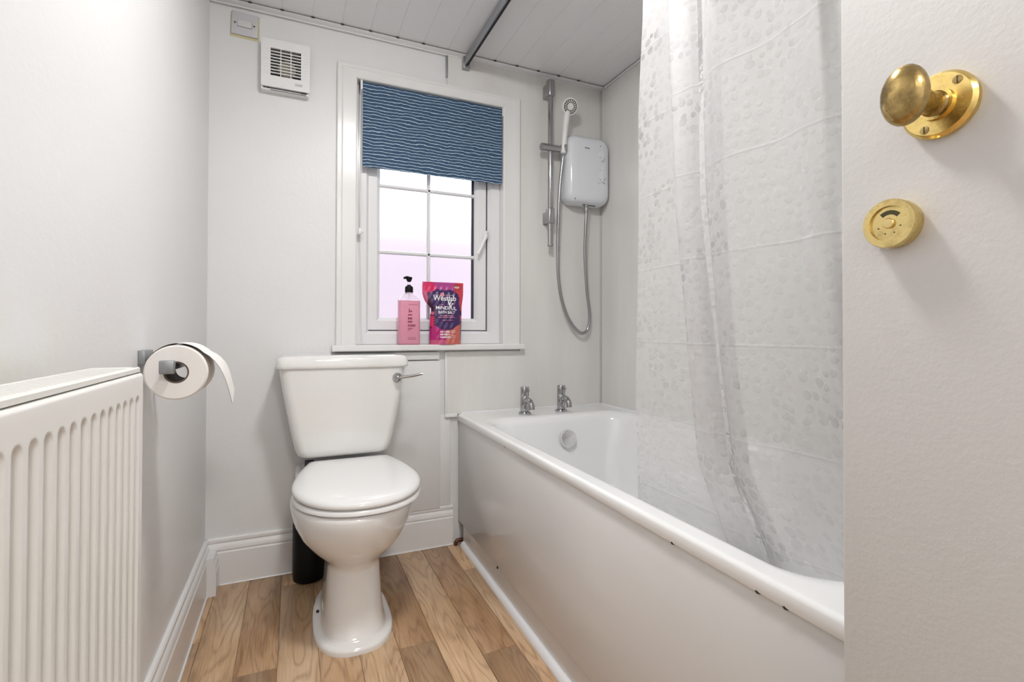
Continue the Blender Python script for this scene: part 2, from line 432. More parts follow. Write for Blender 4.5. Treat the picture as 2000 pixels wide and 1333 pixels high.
# ------------------------------------------------------------------ window
win = empty('window_1', (.53, YB, WZ0)); struct(win, 'white plastic window with frosted panes and glazing bars', 'window')
FY = YB+.030                                     # room face of the fixed frame
SZ = .846                                        # sill top
def ring(mb, x0,x1,z0,z1, wdt, y0,y1):
    mb.box(x0,x1,y0,y1,z0,z0+wdt).box(x0,x1,y0,y1,z1-wdt,z1).box(x0,x0+wdt,y0,y1,z0+wdt,z1-wdt).box(x1-wdt,x1,y0,y1,z0+wdt,z1-wdt); return mb
def mitred(x0,x1,z0,z1,wdt,y0,y1,ch):
    """mitred frame with a chamfered inner edge"""
    mb = MB()
    o = [(x0,z0),(x1,z0),(x1,z1),(x0,z1)]
    def ins(d): return [(x0+d,z0+d),(x1-d,z0+d),(x1-d,z1-d),(x0+d,z1-d)]
    seq = [(0,y1),(0,y0+.003),(.003,y0),(wdt-ch,y0),(wdt,y0+ch*1.2),(wdt,y1)]
    rings = [[(p[0],y,p[1]) for p in ins(d)] for d, y in seq]
    mb.loft(rings, False, False); n = len(rings)-1
    for j in range(4): mb.f.append((j,(j+1)%4, n*4+(j+1)%4, n*4+j)); mb.mi.append(0)
    return mb
mitred(WX0+.001, WX1-.001, SZ, WZ1-.001, .055, FY, FY+.065, .012).build('frame', M['upvc'], win, smooth=25)
mitred(.272, .790, .906, 1.852, .052, FY+.012, FY+.055, .014).build('sash', M['upvc'], win, smooth=25)
ring(MB(), .268, .794, .902, 1.856, .005, FY+.020, FY+.05).build('gasket', M['slate'], win)
GX0, GX1, GZ0, GZ1, GY = .322, .741, .956, 1.802, FY+.034
MB().box(.7270,.7375,GY-.003,GY+.004,GZ0,GZ1).build('gasket', M['slate'], win)
bz = [1.232, 1.508, 1.785]; bx = .5305
xe = [GX0, bx, GX1]; ze = [GZ0] + bz + [GZ1]
for i in range(2):
    for j in range(len(ze)-1):
        MB().box(xe[i], xe[i+1], GY, GY+.005, ze[j], ze[j+1]).build('pane', M['frost'], win)
MB().extrude([(bx-.0085,GY-.004),(bx-.004,GY-.012),(bx+.004,GY-.012),(bx+.0085,GY-.004)], 'z', GZ0, GZ1).build('glazing_bar', M['upvc'], win, smooth=0)
for z in bz:
    MB().extrude([(GY-.004,z-.0085),(GY-.012,z-.004),(GY-.012,z+.004),(GY-.004,z+.0085)], 'x', GX0, GX1).build('glazing_bar', M['upvc'], win, smooth=0)
# handle on the sash (slanted white lever)
hb = MB().box(.771,.795,FY-.006,FY+.014,1.318,1.352).build('handle', M['whitep'], win, bevel=.003)
MB().tube([(.783,FY-.012,1.336),(.775,FY-.020,1.318),(.752,FY-.022,1.268),(.740,FY-.020,1.243)], [.0075,.0075,.0065,.0065], 10).build('lever', M['whitep'], hb)
MB().lathe([(.003,0),(.003,.002)], (.784,FY-.0195,1.337), (0,-1,0), 10).build('screw', M['greyp'], hb)
# sill board
MB().box(WX0, WX1, YB-.001, FY+.03, SZ-.024, SZ).build('window_sill', M['gloss'], win, smooth=30)
MB().extrude([(YB-.001,SZ-.024),(YB-.038,SZ-.024),(YB-.041,SZ-.020),(YB-.041,SZ-.005),(YB-.037,SZ),(YB-.001,SZ)], 'x', .134, .944).build('window_sill', M['gloss'], win, smooth=30)
# architrave
def arch():
    mb = MB(); y1 = YB+.001
    X0,X1,Z1 = .148,.933,1.953; x0,x1,z1 = WX0+.0015,WX1-.0015,WZ1-.0015
    def path(d):   # d 0 inner ..1 outer
        f = lambda a,b: a+(b-a)*d
        return [(f(x0,X0),SZ),(f(x0,X0),f(z1,Z1)),(f(x1,X1),f(z1,Z1)),(f(x1,X1),SZ)]
    seq = [(0,YB+.05),(0,YB-.012),(.06,YB-.015),(.7,YB-.015),(.78,YB-.018),(.96,YB-.018),(1,YB-.014),(1,y1)]
    rings = [[(p[0],y,p[1]) for p in path(d)] for d,y in seq]
    mb.loft(rings, False, False, closed=False)
    return mb
struct(arch().build('trim_8', M['gloss'], smooth=25), 'white architrave framing the window opening', 'trim')
# outside: pink brick wall across a narrow yard
struct(MB().box(-3, 4, 4.2, 4.4, -1, 1.8).build('wall_outside', M['brick']), 'pinkish brick wall outside the frosted window', 'wall')
struct(MB().box(-4, 5, YB+.22, 5, -1.1, -1).build('ground_outside', M['panelw']), 'pale paved yard outside the window', 'ground')

# ------------------------------------------------------------------ roller blind
bl = empty('roller_blind', (.545, YB-.01, 1.56)); tag(bl, 'navy blue roller blind with wavy white stripes in the window', 'blind')
BX0, BX1, BY = .246, .846, YB-.006
MB().lathe([(.017,0),(.017,BX1-BX0)], (BX0, BY+.016, 1.886), (1,0,0), 24).build('roller', M['blind'], bl)
def fabric():
    mb = MB(); nx, nz = 24, 16; z0, z1 = 1.562, 1.886
    for s in (0, .0012):
        b = len(mb.v)
        for j in range(nz+1):
            for i in range(nx+1):
                x = BX0 + (BX1-BX0)*i/nx; z = z0+(z1-z0)*j/nz
                mb.v.append((x, BY-.001+s+.0015*math.sin(x*11)*(1-j/nz), z))
        for j in range(nz):
            for i in range(nx):
                a = b+j*(nx+1)+i; mb.f.append((a,a+1,a+nx+2,a+nx+1)); mb.mi.append(0)
    return mb
fb = fabric().build('fabric', M['blind'], bl)
MB().box(BX0, BX1, BY-.003, BY+.004, 1.558, 1.566).build('bottom_bar', M['blind'], fb, bevel=.002)
for x in (BX0-.010, BX1+.001):
    MB().box(x, x+.009, BY-.002, BY+.034, 1.866, WZ1-.001).lathe([(.0185,0),(.0185,.009)], (x, BY+.016, 1.886), (1,0,0), 20).build('bracket', M['whitep'], bl, bevel=.001)
cx = BX0-.008
ch = MB().tube([(cx,BY-.002,1.88),(cx-.002,BY-.002,1.6),(cx,BY-.002,1.38),(cx+.004,BY-.002,1.22),(cx+.007,BY-.002,1.05),(cx+.009,BY-.002,.93),(cx+.016,BY-.002,.862)], .0014, 6)
ch.tube([(cx+.006,BY+.004,1.88),(cx+.005,BY+.004,1.5),(cx+.003,BY+.004,1.31)], .0014, 6).build('chain', M['whitep'], bl)
MB().box(cx-.007,cx+.007,BY-.006,BY+.008,1.285,1.31).box(cx-.002,cx+.016,BY-.004,BY+.002,1.293,1.304).build('chain_clip', M['whitep'], bl, bevel=.003)

# ------------------------------------------------------------------ soap bottle
SB = (.432, YB-.012, SZ)
so = empty('soap_bottle', SB); tag(so, 'tall clear pump bottle of pink soap on the window sill', 'bottle')
def bring(hx, hy, z, r): return rrect(SB[0], SB[1], hx, hy, r, SB[2]+z, 5)
MB().loft([bring(.0435,.027,.180,.016), bring(.0435,.027,.184,.016), bring(.041,.025,.190,.018), bring(.032,.021,.201,.018), bring(.020,.016,.208,.0155), bring(.013,.013,.212,.0129), bring(.013,.013,.222,.0129)]).build('body', M['clearp'], so, smooth=60)
MB().loft([bring(.038,.022,0,.012), bring(.0425,.026,.003,.015), bring(.0435,.027,.008,.016), bring(.0435,.027,.1798,.016)]).build('soap', M['soap'], so, smooth=60)
MB().lathe([(.016,.214),(.0165,.216),(.0165,.234),(.014,.240),(.008,.242),(.008,.246)], SB, (0,0,1), 28).build('collar', M['black'], so)
MB().lathe([(.0045,.246),(.0045,.262)], SB, (0,0,1), 14).build('stem', M['clearp'], so)
ph = MB().lathe([(.006,.258),(.009,.262),(.013,.272),(.013,.277),(.006,.280)], SB, (0,0,1), 20)
ph.tube([(SB[0],SB[1],SB[2]+.274),(SB[0]-.014,SB[1]-.012,SB[2]+.275),(SB[0]-.024,SB[1]-.020,SB[2]+.271)], [.0075,.006,.0045], 10).build('pump_head', M['black'], so)
MB().tube([(SB[0],SB[1],SB[2]+.22),(SB[0]+.004,SB[1],SB[2]+.02)], .0028, 8).build('dip_tube', M['clearp'], so)
def print_bars(mb, rows, x0, y, z0):
    for (a, b, z, h) in rows:
        x = a; rnd = random.Random(int(z*1e5)+int(a*1e5))
        while x < b-.001:
            wl = rnd.uniform(.0012,.0032); mb.box(x0+x, x0+min(x+wl,b), y, y+.0003, z0+z-h/2, z0+z+h/2); x += wl+rnd.uniform(.0004,.0012)
pr = MB()
print_bars(pr, [(-.006,.0,.108+.012,.0016),(-.010,.008,.1075,.010*.9),(-.010,.008,.094,.0078),(-.010,.022,.081,.0036),(-.010,.022,.076,.0034),(-.010,.010,.0665,.0034),(-.010,.002,.061,.0034),(-.010,.022,.030,.0016),(-.010,.024,.024,.0024),(-.008,.030,.164,.0016)], SB[0], SB[1]-.0276, SB[2])
# little heron-like emblem
ex, ey, ez = SB[0]-.001, SB[1]-.0276, SB[2]+.136
pr.tube([(ex-.004,ey,ez+.012),(ex-.003,ey,ez+.004),(ex-.004,ey,ez-.004)], .0016, 6).tube([(ex-.002,ey,ez-.003),(ex+.004,ey,ez+.004),(ex+.008,ey,ez-.002)], .0018, 6)
pr.tube([(ex-.009,ey,ez-.017),(ex-.004,ey,ez-.012),(ex+.001,ey,ez-.016),(ex+.004,ey,ez-.012),(ex+.008,ey,ez-.015)], .0019, 6)
pr.build('print', M['ink_r'], so, smooth=0)['kind'] = 'stuff'

# ------------------------------------------------------------------ bath salt pouch
PU0, PV0, SX, SZP = 868.0, 673.0, .00222, .00215
PX, PY = .5865, YB-.012
pou = empty('bath_salt_pouch', (PX, PY, SZ)); tag(pou, 'purple and pink stand-up pouch of bath salt on the window sill', 'pouch')
LE = [(551,823.5),(560,823),(574,823.3),(582,825.5),(590,829),(598,836),(603,840),(608,840),(615,838.5),(640,837.5),(673,837)]
RE = [(551,903.5),(575,903.2),(597,900.5),(640,899.5),(673,898.4)]
def half_t(v): return interp([(551,.0012),(560,.0025),(585,.012),(620,.022),(655,.028),(673,.030)], v)
def pfront(u, v):
    l, r = interp(LE, v), interp(RE, v); q = min(1, max(-1, (u-(l+r)/2)/((r-l)/2)))
    cr = .0022*math.sin(u*.55+v*.16)*math.sin(v*.21)*sstep(551,575,v)
    return half_t(v)*(1-abs(q)**2.6)**.6 + cr*(1-q*q)
def p2w(u, v, off=0, side=-1):
    return (PX+(u-PU0)*SX, PY + side*(pfront(u,v)+off), SZ+(PV0-v)*SZP)
def inpoly(p, poly):
    x, y = p; c = False; j = len(poly)-1
    for i in range(len(poly)):
        xi, yi = poly[i]; xj, yj = poly[j]
        if (yi > y) != (yj > y) and x < (xj-xi)*(y-yi)/(yj-yi)+xi: c = not c
        j = i
    return c
PC = {'violet': lin(62,34,92), 'pinkv': lin(176,70,142), 'crimson': lin(214,36,98), 'red': lin(206,66,78), 'badge': lin(176,60,66), 'orange': lin(196,104,92), 'magenta': lin(178,24,112), 'plum': lin(60,8,46), 'rose': lin(196,88,124), 'coral': lin(232,84,98)}
PK = list(PC); PM = [simple('pouch_'+k, PC[k], .32) for k in PK]
cen = [(832,573),(844,569),(851,564),(858,566),(868,566.5),(878,565),(884,568),(892,573),(894.5,580),(894,592),(896,602),(895,615),(896,625),(895,633),(886,638),(878,644),(866,645),(855,643),(849,638),(846,632),(846,620),(847,608),(843,598),(838,588)]
def pcol(u, v):
    du = lambda a,b,rx,ry: ((u-a)/rx)**2+((v-b)/ry)**2
    if du(890.5,561,8,8) < 1: return 'badge'
    if inpoly((u,v), cen): return 'violet'
    if v > 664: return 'rose' if u < 868 else 'orange'
    if du(894,650,13,19) < 1 or (u > 866 and v > 640): return 'orange' if u < 896.5 else 'plum'
    if du(894,622,4.5,7) < 1 and u > 889: return 'coral'
    if du(847,655,12,19) < 1: return 'magenta'
    if v > 640 and u > 842: return 'magenta'
    if u < 846 and 618 < v < 638 and (u-838)+2*math.sin(v*1.3) < 6.5: return 'crimson'
    if du(842,612,3.4,3) < 1: return 'rose'
    if v < 572 and u < 848 and du(836,562,13,12) < 1: return 'crimson'
    if u < 833 and v < 600: return 'rose'
    if v < 568 and u < 886: return 'pinkv'
    if u > 880 and v < 606: return 'red'
    if u > 890: return 'plum'
    return 'plum'
def pouch_mesh():
    mb = MB(); nu, nv = 110, 150
    for side in (-1, 1):
        b = len(mb.v)
        for j in range(nv+1):
            v = 551+122*j/nv; l, r = interp(LE,v), interp(RE,v)
            for i in range(nu+1):
                u = l+(r-l)*i/nu; mb.v.append(p2w(u,v,0,side))
        for j in range(nv):
            v = 551+122*(j+.5)/nv; l, r = interp(LE,v), interp(RE,v)
            for i in range(nu):
                u = l+(r-l)*(i+.5)/nu; a = b+j*(nu+1)+i
                mb.f.append((a,a+1,a+nu+2,a+nu+1)); mb.mi.append(PK.index(pcol(u,v)) if side < 0 else 0)
    a0 = nv*(nu+1); b0 = len(mb.v)//2+nv*(nu+1)
    for i in range(nu): mb.f.append((a0+i,a0+i+1,b0+i+1,b0+i)); mb.mi.append(PK.index('plum'))
    return mb
pouch_mesh().build('bag', PM, pou, smooth=80)
def text_mesh(txt, size, bold=.0, width=None):
    cu = bpy.data.curves.new('t','FONT'); cu.body = txt; cu.size = size; cu.align_x = 'CENTER'; cu.align_y = 'CENTER'; cu.offset = bold; cu.resolution_u = 3
    ob = bpy.data.objects.new('t', cu); COL.objects.link(ob)
    bpy.context.view_layer.update()
    dg = bpy.context.evaluated_depsgraph_get(); me = bpy.data.meshes.new_from_object(ob.evaluated_get(dg))
    vs_ = [(v.co.x, v.co.y) for v in me.vertices]; fs = [tuple(p.vertices) for p in me.polygons]
    bpy.data.objects.remove(ob); bpy.data.meshes.remove(me); bpy.data.curves.remove(cu)
    if width:
        xs = [p[0] for p in vs_]; k = width/(max(xs)-min(xs)); vs_ = [(p[0]*k, p[1]) for p in vs_]
    return vs_, fs
def pouch_text(txt, u, v, size, mat, name='lettering', width=None, tilt=0, bold=.15):
    vs_, fs = text_mesh(txt, size, bold, width); mb = MB()
    mb.v = [p2w(u+a, v-b+tilt*a, .0011) for a, b in vs_]; mb.f = fs; mb.mi = [0]*len(fs)
    mb.build(name, mat, pou, smooth=0)
pouch_text('Westlab', 865.5, 583, 14, M['ink_w'], width=45, bold=.18)
pouch_text('MINDFUL', 867.5, 602, 9.5, M['ink_w'], width=40, tilt=.03)
pouch_text('BATH SALT', 868, 610.5, 7.5, M['ink_w'], width=32, tilt=.02)
pouch_text('NATURAL', 864.5, 648.5, 4.6, M['ink_w'], width=19)
pouch_text('MINERAL', 864.5, 653.6, 4.6, M['ink_w'], width=19)
pouch_text('REMEDIES', 865, 658.8, 4.0, M['ink_w'], width=20)
pouch_text('NEW', 890, 560.5, 5.0, M['ink_w'], width=10)
def pouch_strips(rows, mat):
    mb = MB(); rnd = random.Random(4)
    for a, b, v, h in rows:
        u = a
        while u < b-.6:
            wl = rnd.uniform(.8,1.9); q = [(u,v-h/2),(min(u+wl,b),v-h/2),(min(u+wl,b),v+h/2),(u,v+h/2)]
            k = len(mb.v); mb.v += [p2w(x,y,.0009) for x,y in q]; mb.f.append((k,k+1,k+2,k+3)); mb.mi.append(0); u += wl+rnd.uniform(.3,.6)
    mb.build('small_print', mat, pou, smooth=0)['kind'] = 'stuff'
pouch_strips([(843,854,576.6,.8),(867,884,576.2,.8),(877,885,646.5,.7),(877,885,649,.7),(877,885,656,.7),(877,885,659,.7)], M['ink_w'])
pouch_strips([(857,882,616.7,1.2),(852,885,620,1.2),(859,880,625.5,.8),(853,864,595.5,.8)], M['ink_p'])
fl = MB()
for k in range(5):
    a = 2*PI*k/5+.3; q = [(860.5+2.6*math.cos(a)+1.9*math.cos(t), 576+2.6*math.sin(a)+1.9*math.sin(t)) for t in [2*PI*i/10 for i in range(10)]]
    b = len(fl.v); fl.v += [p2w(x,y,.0013) for x,y in q]; fl.f.append(tuple(range(b,b+10))); fl.mi.append(0)
fl.build('flower_emblem', M['ink_p'], pou, smooth=0)
hk = MB()
for pl in ([(872,590),(874,596),(877,589),(879,586)],[(871,584),(873,592),(876,600)],[(876,600),(880,592),(882,594)]):
    for (x0,y0),(x1,y1) in zip(pl,pl[1:]):
        d = math.hypot(x1-x0,y1-y0); nx_, ny_ = -(y1-y0)/d*.9, (x1-x0)/d*.9; b = len(hk.v)
        hk.v += [p2w(x0+nx_,y0+ny_,.0014),p2w(x1+nx_,y1+ny_,.0014),p2w(x1-nx_,y1-ny_,.0014),p2w(x0-nx_,y0-ny_,.0014)]; hk.f.append((b,b+1,b+2,b+3)); hk.mi.append(0)
hk.build('hand_emblem', M['ink_w'], pou, smooth=0)

# ------------------------------------------------------------------ toilet
TX = .172
toi = empty('toilet', (TX, 1.70, 0)); tag(toi, 'white close-coupled toilet with closed lid below the window', 'toilet')
def oval(cy, wd, yf, yb, z, n=2.2, N=56, nb=None):
    pts = []
    for i in range(N):
        t_ = 2*PI*i/N; c, s = math.cos(t_), math.sin(t_)
        e = 2/(n if s < 0 else (nb or n))
        x = wd*math.copysign(abs(c)**e, c); y = (cy-yf if s < 0 else yb-cy)*math.copysign(abs(s)**e, s)
        pts.append((TX+x, cy+y, z))
    return pts
R_ = [(0,1.62,.115,1.442,1.88,2.5),(.010,1.62,.115,1.442,1.88,2.5),(.015,1.62,.113,1.444,1.88,2.5),(.018,1.62,.107,1.452,1.88,2.5),(.021,1.62,.097,1.464,1.87,2.6),(.027,1.62,.091,1.472,1.87,2.8),(.060,1.63,.086,1.482,1.865,3.0),(.11,1.63,.081,1.492,1.86,3.0),(.17,1.63,.0775,1.500,1.86,2.8),(.200,1.63,.0765,1.502,1.86,2.6),(.210,1.63,.0785,1.500,1.86,2.5),(.222,1.63,.086,1.492,1.87,2.3),(.240,1.63,.105,1.470,1.88,2.2),(.265,1.63,.130,1.441,1.89,2.1),(.295,1.63,.152,1.416,1.90,2.1),(.33,1.63,.168,1.398,1.91,2.1),(.362,1.63,.177,1.389,1.92,2.1),(.384,1.63,.180,1.386,1.92,2.1),(.394,1.63,.178,1.388,1.92,2.1),(.399,1.63,.172,1.394,1.91,2.1)]
MB().loft([oval(cy,wd,yf,yb,z,n) for z,cy,wd,yf,yb,n in R_]).build('pan', M['china'], toi, smooth=60)
MB().loft([rrect(TX,1.93,.09,.09,.03,.225), rrect(TX,1.93,.12,.105,.03,.28), rrect(TX,1.92,.15,.115,.03,.34), rrect(TX,1.92,.165,.118,.03,.38), rrect(TX,1.92,.165,.118,.03,.398), rrect(TX,1.92,.155,.110,.03,.404)]).build('cistern_shelf', M['china'], toi, smooth=60)
# visible moulded trapway on the left flank, and a fixing hole
#MB().tube(spline([(TX-.050,1.60,.205),(TX-.064,1.66,.17),(TX-.064,1.75,.11),(TX-.055,1.84,.10)],6), .034, 16).build('trapway', M['china'], toi)
MB().lathe([(.0045,0),(.0045,.004)], (TX-.0995,1.62,.052), (-.8,-.6,.35), 12).build('fixing_hole', M['dark'], toi)
def lidring(inset, z, back=1.845, front=1.384, wmax=.188, wback=.142):
    cy = 1.60; N = 40; pts = []
    wmax -= inset; wback -= inset; front += inset; back -= inset
    for i in range(N+1):                     # front half, right to left
        t_ = -PI*i/N; pts.append((TX+.012+wmax*math.copysign(abs(math.cos(t_))**.92, math.cos(t_)), cy+(cy-front)*math.sin(t_), z))
    K = 10
    side = []
    for i in range(1, K+1):
        q = i/K; y = cy+(back-.018-cy)*q; side.append((wmax-(wmax-wback)*q**1.7, y))
    for a in (30, 60, 90): side.append((wback-.018+.018*math.cos(math.radians(a)), back-.018+.018*math.sin(math.radians(a))))
    pts += [(TX+.012-x, y, z) for x, y in side]
    pts += [(TX+.012+x, y, z) for x, y in reversed(side)]
    return pts
MB().loft([lidring(.006,.402),lidring(0,.405),lidring(0,.413),lidring(.005,.418)]).build('seat', M['seat'], toi, smooth=50)
LZ = .4205
def tiltlid(p):
    return (p[0], p[1], p[2] + (p[1]-1.384)*.030)
MB().loft([[tiltlid(p) for p in lidring(i, z)] for i, z in ((.005,LZ),(.001,LZ+.002),(0,LZ+.008),(.002,LZ+.014),(.008,LZ+.0195),(.018,LZ+.023),(.04,LZ+.0255),(.09,LZ+.027))]).build('lid', M['seat'], toi, smooth=60)
for sx in (-1, 1):
    MB().lathe([(.010,0),(.010,.012),(.007,.020)], (TX+sx*.075, 1.853, .40), (0,0,1), 16).build('hinge', M['whitep'], toi)
MB().box(TX-.135, TX-.105, 1.855, 1.875, .404, .452).build('bolt', M['dark'], toi, bevel=.003)
# cistern
CR = [(.462,.135,.085),(.464,.146,.092),(.472,.156,.097),(.49,.163,.099),(.53,.172,.100),(.60,.186,.1015),(.70,.204,.1035),(.775,.2145,.105)]
MB().loft([rrect(TX-.004, YB-.112, hx, hy, .035, z, 8) for z, hx, hy in CR]).build('cistern', M['china'], toi, smooth=60)
LR = [(.771,.212,.104),(.771,.219,.1085),(.774,.2225,.1105),(.782,.2225,.1105),(.800,.2205,.109),(.808,.216,.106),(.813,.205,.098),(.815,.18,.08)]
MB().loft([rrect(TX-.004, YB-.114, hx, hy, .030, z, 8) for z, hx, hy in LR]).build('cistern_lid', M['china'], toi, smooth=60)
lv = MB().lathe([(.017,0),(.017,.004),(.014,.010),(.0135,.015),(.010,.022),(.004,.026)], (.347, 1.832, .733), (0,-1,0), 24).build('flush_lever', M['chrome'], toi)
MB().tube([(.347,1.812,.733),(.375,1.806,.736),(.405,1.80,.741),(.432,1.795,.746)], [.006,.005,.0055,.004], 10).build('arm', M['chrome'], lv)

# black container behind the toilet
tag(MB().lathe([(.048,0),(.053,.004),(.055,.02),(.055,.20),(.052,.205),(.049,.20),(.046,.03)], (.055,1.968,0), (0,0,1), 40).build('brush_holder', M['black']), 'black cylindrical container on the floor behind the toilet', 'container')
# pipe stub in the corner gap
tag(MB().tube([(.630,2.02,.0),(.630,2.02,.012),(.636,2.022,.018),(.66,2.024,.018)], .008, 12).build('pipe_stub', M['pipe']), 'small rusty pipe end on the floor at the bath corner', 'pipe')

# ------------------------------------------------------------------ bath
def taper(p):
    k = .016*(2.05-p.y)*(XR-p.x)/(XR-.64); return Vector((p.x-k, p.y, p.z))
bath = empty('bathtub', (1.0, 1.2, 0)); tag(bath, 'white enamelled bathtub with plain white side panel', 'bathtub')
BXF, BXB, BY0, BY1, BZ = .641, XR-.010, .33, YB-.012, .550
def tub():
    mb = MB()
    def rr(i0, i1, i2, i3, r, z):   # insets: front, right, near, far
        x0, x1, y0, y1 = BXF+i0, BXB-i1, BY0+i2, BY1-i3; out = []
        for (qx,qy,a0) in ((x1-r,y1-r,0),(x0+r,y1-r,PI/2),(x0+r,y0+r,PI),(x1-r,y0+r,1.5*PI)):
            for i in range(13):
                a = a0+PI/2*i/12; out.append((qx+r*math.cos(a), qy+r*math.sin(a), z))
        return out
    rings = [rr(.012,.012,.012,.012,.01,.521), rr(.001,0,0,0,.012,.5225), rr(0,0,0,0,.012,.5245), rr(0,0,0,0,.012,.542), rr(.0015,.0015,.0015,.0015,.012,.5465), rr(.005,.005,.005,.005,.012,BZ-.0004), rr(.009,.009,.009,.009,.012,BZ), rr(.013,.012,.014,.014,.014,BZ),
             rr(.034,.026,.09,.165,.09,BZ), rr(.038,.030,.095,.170,.095,BZ-.0002), rr(.043,.034,.102,.176,.10,BZ-.0012), rr(.050,.040,.112,.186,.11,BZ-.0045), rr(.057,.047,.122,.194,.115,BZ-.012), rr(.064,.054,.135,.202,.12,BZ-.035),
             rr(.080,.070,.20,.222,.13,.42), rr(.105,.095,.31,.250,.14,.28), rr(.130,.120,.37,.275,.14,.215), rr(.17,.16,.43,.32,.13,.185), rr(.24,.23,.52,.42,.10,.178)]
    mb.loft(rings, False, True)
    return mb
tub().xf(taper).build('tub', M['enamel'], bath, smooth=60)
ov = MB().lathe([(.036,0),(.037,.003),(.037,.010),(.034,.014),(.010,.0165)], (1.052, 1.815, .452), (0,-1,.18), 36).build('overflow', simple('bright_chrome', (.80,.80,.80), .16, 1), bath)
rnd = random.Random(3)
for y in (1.50, .70, .52, .475):
    s = .0022 if y > 1 else .003
    mb = MB().lathe([(.0003,-.006),(s*.5,-.003),(s*.8,.0),(s*.5,.002),(.0003,.005)], (BXF+.0008, y, .5235), (0,1,.2), 6); mb.xf(taper).build('chip', M['rust'], bath)
tag_panel = bath
MB().extrude([(BY0+.01,.098),(BY1-.004,.098),(BY1-.004,.523),(BY0+.01,.523)], 'x', .6465, .655).xf(taper).build('side_panel', M['panelw'], tag_panel, bevel=.002)
MB().box(.648, BXB-.004, BY0+.01, BY0+.02, 0, .523).xf(taper).build('end_panel', M['panelw'], tag_panel)
MB().extrude([(BY0+.01,0),(BY1-.03,0),(BY1-.03,.10),(BY0+.01,.10)], 'x', .660, .668).xf(taper).build('plinth', M['panelw'], tag_panel)
MB().extrude([(.660,0),(.6425,0),(.642,.003),(.644,.009),(.649,.016),(.655,.020),(.660,.021)], 'y', BY0+.01, BY1-.04).xf(taper).build('floor_seal', M['bead'], tag_panel, smooth=50)
MB().lathe([(.0045,0),(.0045,.003)], (.6450,1.567,.101), (-1,0,0), 8).xf(taper).build('screw_hole', M['dark'], tag_panel)

# taps
def make_tap(loc):
    t_ = empty('bath_tap', loc); x, y, z = loc
    MB().lathe([(.026,0),(.0265,.002),(.0265,.005),(.024,.008)], loc, (0,0,1), 32).build('base', M['chrome'], t_)
    MB().lathe([(.0175,.008),(.0185,.010),(.0185,.072),(.0175,.0735),(.0175,.0745),(.0185,.076),(.0185,.112),(.0165,.115),(.004,.1155)], loc, (0,0,1), 32).build('body', M['chrome'], t_)
    MB().tube(spline([(x,y,z+.052),(x,y-.025,z+.060),(x,y-.048,z+.059),(x,y-.065,z+.046),(x,y-.070,z+.026)],6), .0125, 20).build('spout', M['chrome'], t_)
    MB().tube([(x,y-.015,z+.101),(x+.004,y-.036,z+.102)], .0035, 10).build('lever', M['chrome'], t_)
    return t_
tag(make_tap((.905,1.925,BZ)), 'chrome bath tap nearer the window, left of the pair', 'tap', 'chrome pillar taps on the bath')
tag(make_tap((1.083,1.925,BZ)), 'chrome bath tap nearer the shower unit, right of the pair', 'tap', 'chrome pillar taps on the bath')

# ------------------------------------------------------------------ shower: riser rail, handset, hose, electric unit
PYB = YB-.010
RX, RY = 1.063, PYB-.048
rs = empty('shower_riser_rail', (RX, PYB, 1.29)); tag(rs, 'chrome shower riser rail on the marbled wall beside the window', 'shower rail')
MB().lathe([(.0115,0),(.0115,.735)], (RX,RY,1.295), (0,0,1), 24).build('rail', M['chrome'], rs)
MB().lathe([(.012,0),(.012,.006)], (RX,RY,1.290), (0,0,1), 24).build('end_cap', M['steel'], rs)
def bracket(z0, z1):
    mb = MB(); b = [[(RX-.017,y,zz) for zz in (z0,z1)] for y in (0,)]
    mb.loft([rrect(RX,RY,.0165,.018,.010,z0), rrect(RX,RY,.0165,.018,.010,z1)])
    mb.box(RX-.015, RX+.013, RY+.008, PYB, z0+.004, z1-.012)
    return mb.build('bracket', M['chrome_dull'], rs, bevel=.003)
bracket(1.972, 2.045); bracket(1.392, 1.46)
sl = MB().lathe([(.014,-.052),(.0165,-.050),(.0165,.062),(.014,.064)], (RX,RY-.006,1.735), (1,0,0), 24).build('slider', M['chrome_dull'], rs)
MB().lathe([(.0125,0),(.0142,.004),(.0142,.03),(.0125,.034)], (RX+.058,RY-.018,1.722), (.05,-.1,1), 20).build('handset_cradle', M['chrome_dull'], sl)
hs = empty('shower_handset', (RX+.058, RY-.02, 1.72)); tag(hs, 'white shower handset with ringed spray face on the riser rail', 'shower head')
hx, hy = RX+.058, RY-.020
MB().tube(spline([(hx-.002,hy,1.715),(hx,hy-.003,1.76),(hx+.005,hy-.010,1.85),(hx+.011,hy-.016,1.90)],5), [.012]*5+[.013]*5+[.0145]*5+[.015], 18).build('handle', M['whitep'], hs)
hc = Vector((hx+.017, hy-.024, 1.922)); ha = Vector((-.12,-.88,-.34)).normalized()
MB().lathe([(.010,-.022),(.024,-.018),(.036,-.008),(.0385,0),(.0385,.006),(.036,.010),(.006,.0115)], hc, ha, 36).build('head', M['whitep'], hs)
t1 = ha.cross(Vector((0,0,1))).normalized(); t2 = ha.cross(t1)
nz = MB()
for k in range(18):
    a = 2*PI*k/18; d = t1*math.cos(a)+t2*math.sin(a)
    nz.tube([hc+ha*.0112+d*.0150, hc+ha*.0104+d*.0285], .0019, 6)
ringp = [hc+ha*.0104+(t1*math.cos(2*PI*i/40)+t2*math.sin(2*PI*i/40))*.0295 for i in range(41)]
nz.tube(ringp, .0016, 6)
nz.build('nozzle_ring', M['screw'], hs)
